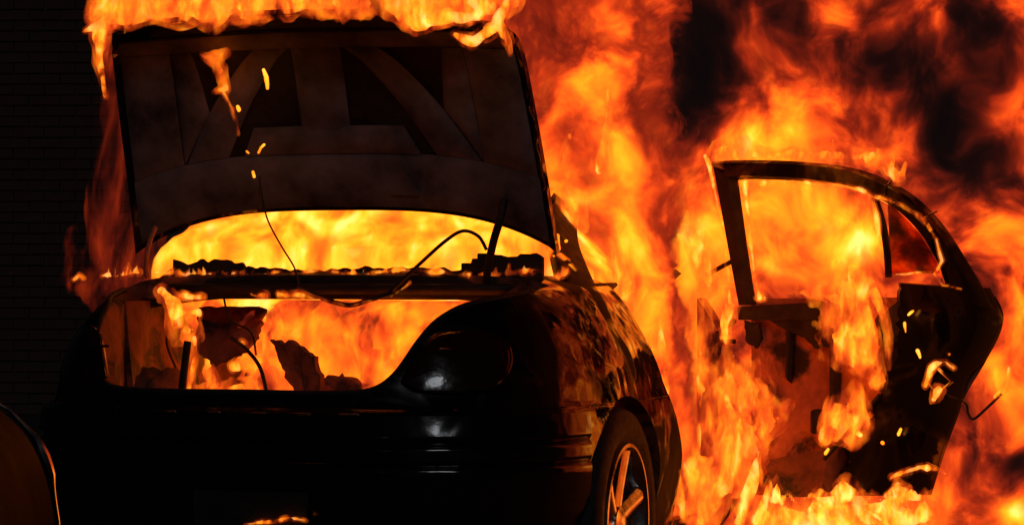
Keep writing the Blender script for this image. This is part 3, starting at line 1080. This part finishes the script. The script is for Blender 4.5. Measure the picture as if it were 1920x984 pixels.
for pts in ([(1378, 600), (1330, 640)], [(1378, 640), (1318, 638)], [(1372, 490), (1325, 515)]):
    mb = MB(); mb.tube([D(a, b, 0) for a, b in pts], .008, 8); door_part(mb, 'hinge', M['char'])
# thin ends: burnt seals across the frame
for a, b in (((1672, 338), (1658, 368)), ((1757, 396), (1730, 412))):
    mb = MB(); mb.tube(catmull([D(*a, .032), D((a[0]+b[0])/2 - 5, (a[1]+b[1])/2, .034), D(*b, .03)], 4), .0032, 6); door_part(mb, 'frame_clip', M['chrome'])

# ================================================================== A SECOND CAR, nearer, only its corner in view
PR = TH + math.radians(4.0)
pc = empty('parked_car', P(150, 492, 6.9) - Vector((math.cos(PR), math.sin(PR), 0)) * .885)
pc.location.z = -0.02
pc.rotation_euler = (0, 0, PR)
tag(pc, 'dark glossy car at the lower left edge, only its rounded corner showing', 'car')
PL = [(0.18, .78, .15), (.30, .84, .05), (.42, .875, .01), (.55, .885, .0), (.66, .868, .02), (.74, .835, .05), (.80, .78, .10), (.845, .70, .19), (.87, .58, .34), (.88, .40, .55)]
rows = loft(PL, 64, 4, front=4.4)
o = link('body', loft_solid(rows).mesh('body'), M['gloss'], pc, 40)
o.scale = (1, -1, 1)
o.data.flip_normals()
mb = MB()
z_ = .52
for yy in (-.62,):
    sec = [(float(np.interp(z, [l[0] for l in PL], [l[1] for l in PL])) + .003, yy, z) for z in np.linspace(.36, .82, 24)]
    e_ = MB(); e_.tube(sec, [.004 + .011 * math.exp(-((q[2] - .70) / .05) ** 2) + .003 * math.exp(-((q[2] - .50) / .03) ** 2) for q in sec], 8); e_.build('fender_glint', M['chrome'], pc)  # added chrome tube imitating the fire's glint on the fender, thickest where brightest
for zz, nm in ((.40, 'rub_strip'),):
    W, Y = .882, .004
    xs, ys = plan(W, Y, 64, front=4.4)
    pts = [(x, -y, zz) for x, y in zip(xs[:64], ys[:64]) if y < .7]
    mb.tube(pts, .012, 6); mb.build(nm, M['bumper'], pc)
mb = MB()
cab = [(.86, .70, -1.25, -3.9), (1.10, .62, -1.75, -3.6), (1.32, .54, -2.15, -3.2), (1.40, .42, -2.4, -2.9)]
rws = []
for z, W, y0, y1 in cab:
    xs, ys = plan(W, -y0, 40, front=-y1, p=4, L=.4, Lf=.4)
    rws.append([(x, -y, z) for x, y in zip(xs, ys)])
link('cabin', loft_solid(rws).mesh('cabin'), M['lens'], pc, 40)

# ================================================================== FIRE
def blobs_at(lst, dep, rd):
    out = []
    for px, py, rx, ry, a in lst:
        d = dep(px) if callable(dep) else dep
        p = P(px, py, d)
        out.append((tuple(p), (rx * d / FPX * 1.45, rd, ry * d / FPX * 1.45), a))
    return out


def front(px):
    return float(np.interp(px, [900, 1240, 1310, 1400, 2100], [9.15, 9.2, 9.55, 10.0, 9.9]))


HEAT_P = [
    # plume out of the cabin and doorway, right of the trunk lid
    (1010, 60, 100, 90, -.42), (1190, 55, 50, 45, .26), (1100, 160, 70, 80, .10), (1125, 235, 60, 110, .34), (1150, 330, 80, 90, .22),
    (1060, 390, 80, 80, .55), (1020, 330, 60, 80, .18), (1150, 460, 70, 90, .42), (1190, 560, 70, 100, .30), (1290, 150, 110, 130, -.62), (1240, 40, 60, 90, -.35),
    (1230, 620, 50, 90, .28), (1280, 800, 45, 70, .45), (1290, 930, 60, 60, .25), (1348, 500, 92, 900, -1.6)]
HEAT_D = [
    (1290, 160, 125, 150, -.62), (1230, 30, 90, 80, -.3), (1680, 60, 330, 150, -.14), (1292, 440, 110, 160, .60), (1300, 680, 90, 180, .42),
    # wall of fire beyond the door
    (1375, 285, 80, 60, .40), (1450, 190, 110, 120, .20), (1570, 40, 100, 70, .20), (1740, 70, 40, 40, .36), (1650, 130, 170, 110, -.30), (1790, 235, 120, 120, -.55),
    (1480, 270, 120, 60, .26), (1640, 290, 70, 35, .26), (1880, 235, 60, 50, .20), (1850, 70, 140, 110, -.36), (1380, 40, 120, 130, -.42), (1870, 420, 80, 70, .24),
    (1890, 610, 60, 70, .42), (1840, 720, 60, 60, .24), (1910, 850, 60, 60, -.28), (1500, 410, 150, 120, .46), (1600, 480, 100, 70, .66),
    (1440, 520, 70, 60, .50), (1900, 970, 80, 50, .55), (1560, 980, 220, 50, .50), (1770, 930, 60, 50, .24), (1600, 640, 90, 110, .35), (2300, 700, 420, 420, .62)]


def gas_bank(name, heat, lat0, lat1, left, right, fr_px, label, smoke=None):
    """a lumpy bank of fire and smoke; its near side lies at the distances fr_px"""
    mat = fire_mat(name + '_gas', 0.45, 0.74, 5.4, 44.0, blobs_at(heat, lambda p: float(np.interp(p, *fr_px)) + .2, 1.1), stretch=0.95, warp=.10, detail=5, step=0.16, strength=3.3, rough=.66, smoke=smoke)
    res = 0.045
    dz0, dz1, zz0, zz1 = 7.8, 11.2, -0.1, 2.75
    n3 = [int((lat1 - lat0) / res), int((dz1 - dz0) / res), int((zz1 - zz0) / res)]
    gx = np.stack(np.meshgrid(*[np.arange(k) for k in n3], indexing='ij'), -1) * res + np.array([lat0, dz0, zz0])
    lat, dep, zz = gx[..., 0], gx[..., 1], gx[..., 2]
    fr_d = np.interp(960 + lat / dep * FPX, *fr_px) - .05
    lump = (fbm(gx * np.array([1, 1, .7]) * 2.6, 4) - .5) * 2
    F = np.minimum.reduce([(dep - fr_d - .06) / .35 + np.clip(lump, -.5, .7) * .5, (fr_d + .95 - dep) / .4 + lump * .4,
                           (lat - left - .12 * (zz - 1.2)) / .25 + lump * .35, (right - lat) / .3 + lump * .5,
                           (2.45 + .3 * np.sin(lat * 2.2) - zz) / .35 + lump * .9, (zz - .02) / .05])
    me = isomesh(name, F, (lat0, dz0, zz0), res)
    co = np.empty(len(me.vertices) * 3); me.vertices.foreach_get('co', co); co = co.reshape(-1, 3)
    w_ = np.stack([CAM.x - ST * co[:, 1] + CT * co[:, 0], CAM.y + CT * co[:, 1] + ST * co[:, 0], co[:, 2]], -1)
    me.vertices.foreach_set('co', w_.ravel()); me.update()
    o = link(name, me, mat)
    for p in me.polygons: p.use_smooth = True
    return tag(o, label, 'fire', kind='stuff')


gas_bank('plume_flames', HEAT_P, -0.65, 0.95, -0.25, 0.60, ([900, 1240, 1400], [9.17, 9.22, 9.50]), 'tall orange flames pouring from the car between trunk lid and open door', smoke=(.26, .52, .0))
gas_bank('flames', HEAT_D, 0.05, 3.7, 0.30, 3.3, ([1200, 1400, 1950, 2250, 2600, 2900], [9.95, 10.0, 9.75, 9.0, 8.4, 8.2]), 'wall of orange flames and dark smoke behind the open rear door')

# fire filling the cabin, seen through the rear glass opening under the lid
cab_fire = fire_mat('cabin_fire', 0.80, 0.75, 9.0, 40.0, (), stretch=.6, warp=.06, step=0.3, strength=3.3)
flame('cabin_flames', [[((-.56, 1.15, 1.08), .36), ((.42, 1.2, 1.10), .36)], [((-.3, 1.6, 1.0), .4), ((.3, 1.6, 1.0), .4)]], cab_fire,
      'bright yellow fire filling the cabin behind the rear window opening', res=.035, nscale=5, amp=.25, cut=lambda g: np.minimum.reduce([g[..., 1] - .86, g[..., 2] - .5, .655 - np.clip(g[..., 2] - 1.08, 0, 1) * 1.1 - g[..., 0], .70 - np.clip(g[..., 2] - 1.10, 0, 1) * .5 + g[..., 0], 1.02 + (g[..., 1] - .62) * .5 - g[..., 2]]), category='fire')

# fire in the trunk
TH_ = blobs_at([(770, 620, 70, 60, .25), (740, 700, 90, 60, .30), (560, 610, 60, 50, .20), (660, 600, 30, 60, -.12), (620, 680, 80, 70, .05), (470, 640, 60, 60, -.42), (420, 600, 70, 60, -.45), (510, 715, 40, 60, .1)], 8.75, .5)
trunk_fire = fire_mat('trunk_fire', 0.59, 0.85, 9.5, 40.0, TH_, stretch=.7, warp=.05, step=0.3, strength=3.3)
flame('trunk_flames', [[((-.20, .95, .70), .30), ((.42, .90, .72), .30)], [((-.1, 1.0, .9), .22), ((.45, .95, .9), .22)], [((0.1, .75, .56), .2), ((.45, .7, .58), .2)]], trunk_fire,
      'orange fire burning inside the open trunk', res=.028, nscale=6, amp=.35, cut=lambda g: np.minimum.reduce([g[..., 1] - .52, 1.26 - g[..., 1], g[..., 2] - .47, .985 - g[..., 2], .63 - np.abs(g[..., 0])]), category='fire')

soft = fire_mat('flame_soft', 0.50, 0.9, 20.0, 13.0, (), stretch=.5, warp=.02, step=0.35, strength=3.3, smoke=(.25, .6, .05), detail=4)
lick = (soft, fire_mat('flame_core', 0.80, 1.1, 26.0, 34.0, (), stretch=.5, warp=.02, step=0.25, strength=5.0, smoke=(.45, .85, .08), detail=4))
lick_red = (soft, fire_mat('flame_core_red', 0.62, 1.1, 22.0, 30.0, (), stretch=.5, warp=.025, step=0.25, strength=4.6, smoke=(.35, .75, .08), detail=4))
hot = fire_mat('flame_hot', 0.88, 0.5, 16.0, 160.0, (), stretch=.6, warp=.0, step=0.4, strength=3.9, detail=2)


def L(pts, Y):
    """stroke from (px, py, radius in px) on the plane y = Y"""
    out = []
    for px, py, r in pts:
        p = PY(px, py, Y)
        out.append((p, r / 660.0))
    return out


# along the free edge of the lid
flame('lid_flames', [L([(190, 34, 24), (260, 22, 28), (360, 16, 28), (470, 12, 30), (580, 12, 30), (690, 16, 28), (770, 20, 24), (850, 28, 18), (930, 34, 16), (948, 18, 16)], .24),
                     L([(250, -20, 40), (480, -30, 55), (700, -30, 55), (800, -10, 30)], .26)], lick_red,
      'orange flames running along the top edge of the raised trunk lid', res=.010, nscale=11, amp=.6, warp=.03, rise=.9)
flame('lid_corner_flame', [L([(158, 58, 6), (185, 42, 13), (205, 25, 22), (215, 0, 22)], .22), L([(188, 45, 14), (188, 80, 12), (190, 120, 10), (196, 150, 7), (200, 180, 6)], .22)], lick,
      'yellow flame dripping down the left corner of the trunk lid', res=.007, nscale=16, amp=.4, warp=.012)
flame('lid_corner_flame', [L([(852, 66, 7), (880, 72, 10), (905, 55, 15), (930, 45, 15), (946, 75, 10), (950, 95, 6)], .235), L([(925, 40, 13), (950, 10, 12), (965, -15, 10)], .235), L([(800, 40, 9), (850, 30, 12), (890, 25, 12), (880, -5, 12)], .235)], lick,
      'curling yellow flame at the right corner of the trunk lid', res=.007, nscale=16, amp=.45, warp=.015)

# burning plastic running down the inner side of the lid
def LI(pts):
    out = []
    for px, py, r in pts:
        p = PY(px, py, float(np.interp(py, [90, 400], [.40, .60])))
        out.append((p, r / 650.0))
    return out
flame('burning_drip', [LI([(372, 102, 6), (398, 110, 17), (420, 100, 12)]), LI([(405, 115, 15), (415, 140, 10), (422, 165, 9), (396, 176, 4)]), LI([(418, 172, 6), (432, 200, 5), (442, 230, 4), (446, 252, 4)])], lick_red,
      'ragged burning run of molten plastic on the inside of the trunk lid', res=.006, nscale=22, amp=.25, warp=.006)
for pts, lab in (([(494, 132, 3), (500, 145, 4), (501, 166, 2.6)], 'long pale drop of burning plastic right of the main run on the lid'),
                 ([(446, 200, 3.2), (449, 206, 3.4)], 'small pale burning drop beside the main run on the lid'),
                 ([(486, 286, 3), (490, 278, 3.4), (496, 272, 3)], 'crooked burning drop low in the middle of the lid'),
                 ([(464, 284, 2.2), (467, 287, 2)], 'faint tiny burning drop left of the crooked one on the lid'),
                 ([(474, 322, 2.6), (476, 332, 2.8)], 'lowest burning drop just above the lid bottom edge')):
    flame('burning_drop', [LI(pts)], hot, lab, res=.0022, nscale=60, amp=.28, warp=.002, group='burning drops on the lid', category='flame', kind=None)

# licks along the front edge of the trunk gutter
def row_licks(x0, x1, py, Y, r, n, hmax, seed):
    rs = random.Random(seed); out = []
    xs = np.linspace(x0, x1, n)
    out.append(L([(x, py(x) + rs.uniform(-2, 2), r * rs.uniform(.5, 1.1)) for x in xs], Y))
    for x in xs:
        if rs.random() < .45:
            h = rs.uniform(.3, 1) * hmax
            out.append(L([(x, py(x), r), (x + rs.uniform(-5, 5), py(x) - h, r * .4)], Y))
    return out
flame('gutter_flames', row_licks(290, 880, lambda x: 511 + 3 * math.sin(x * .03), .655, 5.5, 60, 14, 3) , lick,
      'low ragged flames along the front edge of the trunk opening', res=.0055, nscale=26, amp=.55, warp=.008)
flame('gutter_flames', row_licks(900, 1060, lambda x: 513 - (x - 900) * .01, .68, 7, 14, 16, 5), lick_red, 'flames at the right end of the trunk gutter beside the hinge arm', res=.006, nscale=22, amp=.5, warp=.01)
flame('gutter_flames', row_licks(192, 258, lambda x: 516 - (x - 192) * .06, .50, 8, 10, 20, 9) + [L([(140, 524, 6), (150, 517, 6), (158, 524, 5)], .40)], lick, 'small yellow flames on the left fender beside the trunk opening', res=.005, nscale=26, amp=.35, warp=.006)
# inside the trunk, at the left: fire climbing the post
flame('post_flame', [L([(300, 545, 12), (318, 572, 14), (330, 600, 20), (345, 625, 24), (338, 640, 12)], .42), L([(345, 560, 8), (385, 560, 8)], .5), L([(355, 625, 14), (364, 660, 10), (360, 700, 9), (355, 742, 12)], .42), L([(330, 590, 14), (350, 590, 12), (372, 590, 9)], .45)], lick,
      'yellow flame climbing the black post in the trunk', res=.006, nscale=18, amp=.45, warp=.012)
flame('trunk_floor_flames', [L([(365, 738, 14), (420, 735, 16), (470, 735, 16)], .45), L([(395, 720, 16), (385, 700, 12)], .5), L([(462, 645, 7), (490, 672, 9), (508, 705, 13), (520, 740, 18)], .5), L([(440, 690, 8), (470, 680, 10), (485, 710, 9)], .5)], lick_red,
      'orange flames on the trunk floor between post and panel', res=.007, nscale=16, amp=.5, warp=.012)
flame('torsion_flame', [L([(525, 552, 7), (560, 550, 10), (585, 556, 8), (650, 577, 4), (722, 562, 4), (770, 530, 3)], .53), L([(470, 552, 6), (500, 553, 8)], .6)], lick_red,
      'thin flames hanging on the rod across the trunk', res=.005, nscale=24, amp=.4, warp=.008)
# glow of the smoky fire on the far side of the car, left of the lid
left_fire = fire_mat('left_smoke_fire', 0.28, 0.66, 15.0, 7.0, (), stretch=.3, warp=.04, step=.3, strength=3.3, smoke=(.2, .5, .1))
flame('side_flames', [[(P(240, 520, 9.4), .14), (P(228, 400, 9.4), .115), (P(222, 280, 9.4), .085), (P(212, 180, 9.4), .065), (P(200, 80, 9.4), .05)]], left_fire,
      'dull red smoky fire rising on the far side, left of the lid', res=.016, nscale=9, amp=.35, stretch=.3, warp=.03)
# flames on the door
def DL(pts, off):
    return [(D(px, py, off), r / 570.0) for px, py, r in pts]
flame('door_flames', [DL([(1600, 545, 30), (1590, 600, 34), (1600, 660, 32), (1630, 700, 16)], .03), DL([(1560, 560, 12), (1480, 556, 9), (1420, 562, 9)], .0), DL([(1640, 560, 12), (1650, 620, 7), (1648, 680, 6)], .05)], lick_red,
      'orange flames on the middle of the door below its window', res=.009, nscale=14, amp=.6, warp=.025, rise=.6)
flame('door_flames', [DL([(1345, 720, 30), (1400, 745, 28), (1450, 790, 22), (1420, 830, 26), (1360, 840, 30)], .05), DL([(1610, 780, 20), (1590, 800, 20), (1560, 830, 10)], .04), DL([(1430, 690, 16), (1440, 740, 18)], .0)], lick_red,
      'orange flames at the hinge side of the door bottom', res=.010, nscale=13, amp=.65, warp=.03, rise=.7)
flame('door_flames', [DL([(1395, 985, 22), (1402, 930, 16), (1412, 880, 10), (1425, 850, 6)], .12), DL([(1430, 985, 26), (1425, 950, 12), (1440, 900, 6)], .12)], lick,
      'pale yellow flame licking up under the front corner of the door', res=.008, nscale=16, amp=.5, warp=.02)
flame('door_flames', [DL([(1420, 968, 26), (1520, 966, 26), (1620, 972, 24), (1740, 975, 24)], -.05)], lick,
      'band of yellow flames under the open door', res=.011, nscale=11, amp=.5, warp=.02, rise=.6)
flame('door_flames', [DL([(1735, 715, 7), (1748, 690, 6), (1775, 680, 6), (1790, 690, 5)], .05), DL([(1755, 745, 9), (1765, 725, 8)], .05), DL([(1782, 665, 5)], .05)], lick,
      'small yellow flames round the door latch', res=.005, nscale=26, amp=.4, warp=.008)
flame('door_flames', [DL([(1612, 925, 7), (1620, 955, 6), (1650, 975, 6)], .06), DL([(1660, 930, 6), (1675, 915, 5), (1690, 950, 5)], .06), DL([(1670, 895, 6), (1720, 875, 7), (1752, 880, 6), (1772, 892, 8)], .05)], lick,
      'curling thin flames on the trailing bottom corner of the door', res=.0055, nscale=24, amp=.4, warp=.01)
seal = DL([(1398, 350, 8), (1404, 420, 6), (1412, 500, 6), (1422, 560, 7)], .035)
flame('seal_flames', [seal, DL([(1392, 346, 8), (1460, 342, 4), (1540, 346, 4), (1610, 354, 5), (1634, 366, 5), (1642, 400, 4), (1646, 440, 4)], .035)], lick,
      'thin bright fire outlining the door window opening', res=.005, nscale=26, amp=.35, warp=.004)
flame('seal_flames', [DL([(1640, 368, 5), (1690, 384, 5), (1730, 412, 5), (1755, 450, 4), (1766, 490, 4), (1752, 512, 4), (1765, 535, 3), (1800, 542, 3)], .035), DL([(1675, 515, 3), (1745, 510, 3)], .03)], lick,
      'thin bright fire outlining the quarter glass of the door', res=.004, nscale=28, amp=.3, warp=.004)
flame('seal_flames', [DL([(1322, 292, 10), (1332, 310, 8), (1345, 370, 4), (1358, 440, 4), (1366, 520, 5), (1372, 570, 8)], .0), DL([(1372, 575, 14), (1360, 610, 12), (1365, 640, 10)], .02), DL([(1318, 520, 3), (1355, 498, 4)], .0), DL([(1315, 640, 3), (1370, 633, 6)], .0)], lick,
      'thin bright fire running down the hinge edge of the door', res=.0055, nscale=24, amp=.35, warp=.006)
flame('door_top_flames', [DL([(1340, 285, 22), (1380, 275, 26), (1440, 292, 14), (1540, 292, 8), (1600, 298, 12), (1640, 295, 14), (1690, 330, 10)], -.03)] + [DL([(x, 300 + max(0, x - 1600) * .3, 7), (x + 4, 268 + max(0, x - 1600) * .35, 4)], -.03) for x in (1560, 1605, 1645, 1668, 1690)], lick_red,
      'low orange flames along the top of the door frame', res=.008, nscale=16, amp=.5, warp=.015)
# small fire under the rear bumper
flame('bumper_flame', [L([(455, 982, 3), (490, 977, 5), (530, 974, 6), (572, 978, 4)], -.04)], lick, 'small flame under the middle of the rear bumper', res=.005, nscale=24, amp=.35, warp=.006)

# a torn wire hanging from the door edge into the fire, with a flame at its tip
mb = MB(); mb.tube(catmull([D(1775, 740, .0), D(1800, 748, .02), P(1813, 758, 9.2), P(1816, 775, 9.2), P(1826, 785, 9.2), P(1850, 765, 9.2), P(1878, 738, 9.2)], 6), .0045, 6)
door_part(mb, 'torn_wire', M['cable'])
flame('wire_flame', [[(P(1868, 742, 9.2), .012), (P(1884, 728, 9.2), .016), (P(1888, 690, 9.2), .008)]], lick, 'small yellow flame at the tip of the torn wire right of the door', res=.005, nscale=24, amp=.4, warp=.008)

flame('doorway_flames', [[(P(1300, 1000, 9.42), .07), (P(1305, 900, 9.42), .085), (P(1330, 780, 9.45), .06), (P(1318, 660, 9.45), .05), (P(1335, 540, 9.45), .045), (P(1305, 420, 9.45), .035)], [(P(1345, 900, 9.4), .06), (P(1385, 800, 9.4), .05), (P(1372, 700, 9.4), .04)]], lick_red,
      'orange flames filling the doorway between the rear wheel and the door', res=.013, nscale=9, amp=.5, warp=.03, rise=.5)
flame('door_embers', [DL([(1608, 812, 4), (1614, 818, 4)], .04), DL([(1655, 832, 3)], .04), DL([(1684, 812, 3), (1688, 804, 3)], .04), DL([(1548, 848, 3.5), (1553, 842, 3)], .05), DL([(1704, 590, 3), (1712, 584, 3)], .04), DL([(1695, 606, 3.5), (1697, 622, 3)], .03), DL([(1720, 660, 3), (1724, 672, 2.5)], .03)], hot,
      'scattered small pale flames on the dark trailing part of the door', res=.0045, nscale=30, amp=.3, warp=.006)
flame('corner_embers', [[(P(1046, 465, 8.5), .008), (P(1046, 440, 8.5), .005)], [(P(1061, 449, 8.5), .006)], [(P(1040, 482, 8.5), .005)]], hot,
      'few pale sparks at the lower right corner of the trunk lid', res=.004, nscale=30, amp=.3, warp=.004)

flame('door_flames', [DL([(x, 936 + 6 * math.sin(x), 9 + 5 * math.sin(x * .7)) for x in range(1440, 1745, 16)], .06)], lick, 'ragged low flames along the burnt bottom edge of the door', res=.008, nscale=17, amp=.6, warp=.02, rise=.8)
flame('plume_tongues', [[(P(1075, 430, 9.1), .03), (P(1062, 340, 9.1), .028), (P(1085, 250, 9.12), .012)], [(P(1185, 620, 9.1), .03), (P(1175, 520, 9.12), .03), (P(1150, 430, 9.12), .012)], [(P(1235, 760, 9.15), .025), (P(1228, 660, 9.15), .025), (P(1245, 580, 9.15), .010)],
                        [(P(1130, 330, 9.12), .022), (P(1145, 250, 9.12), .022), (P(1130, 180, 9.12), .009)], [(P(1270, 960, 9.2), .03), (P(1275, 860, 9.2), .025), (P(1262, 780, 9.2), .01)]], lick_red,
      'bright tongues of flame licking up beside the rear quarter panel', res=.010, nscale=12, amp=.55, warp=.03, rise=.7)
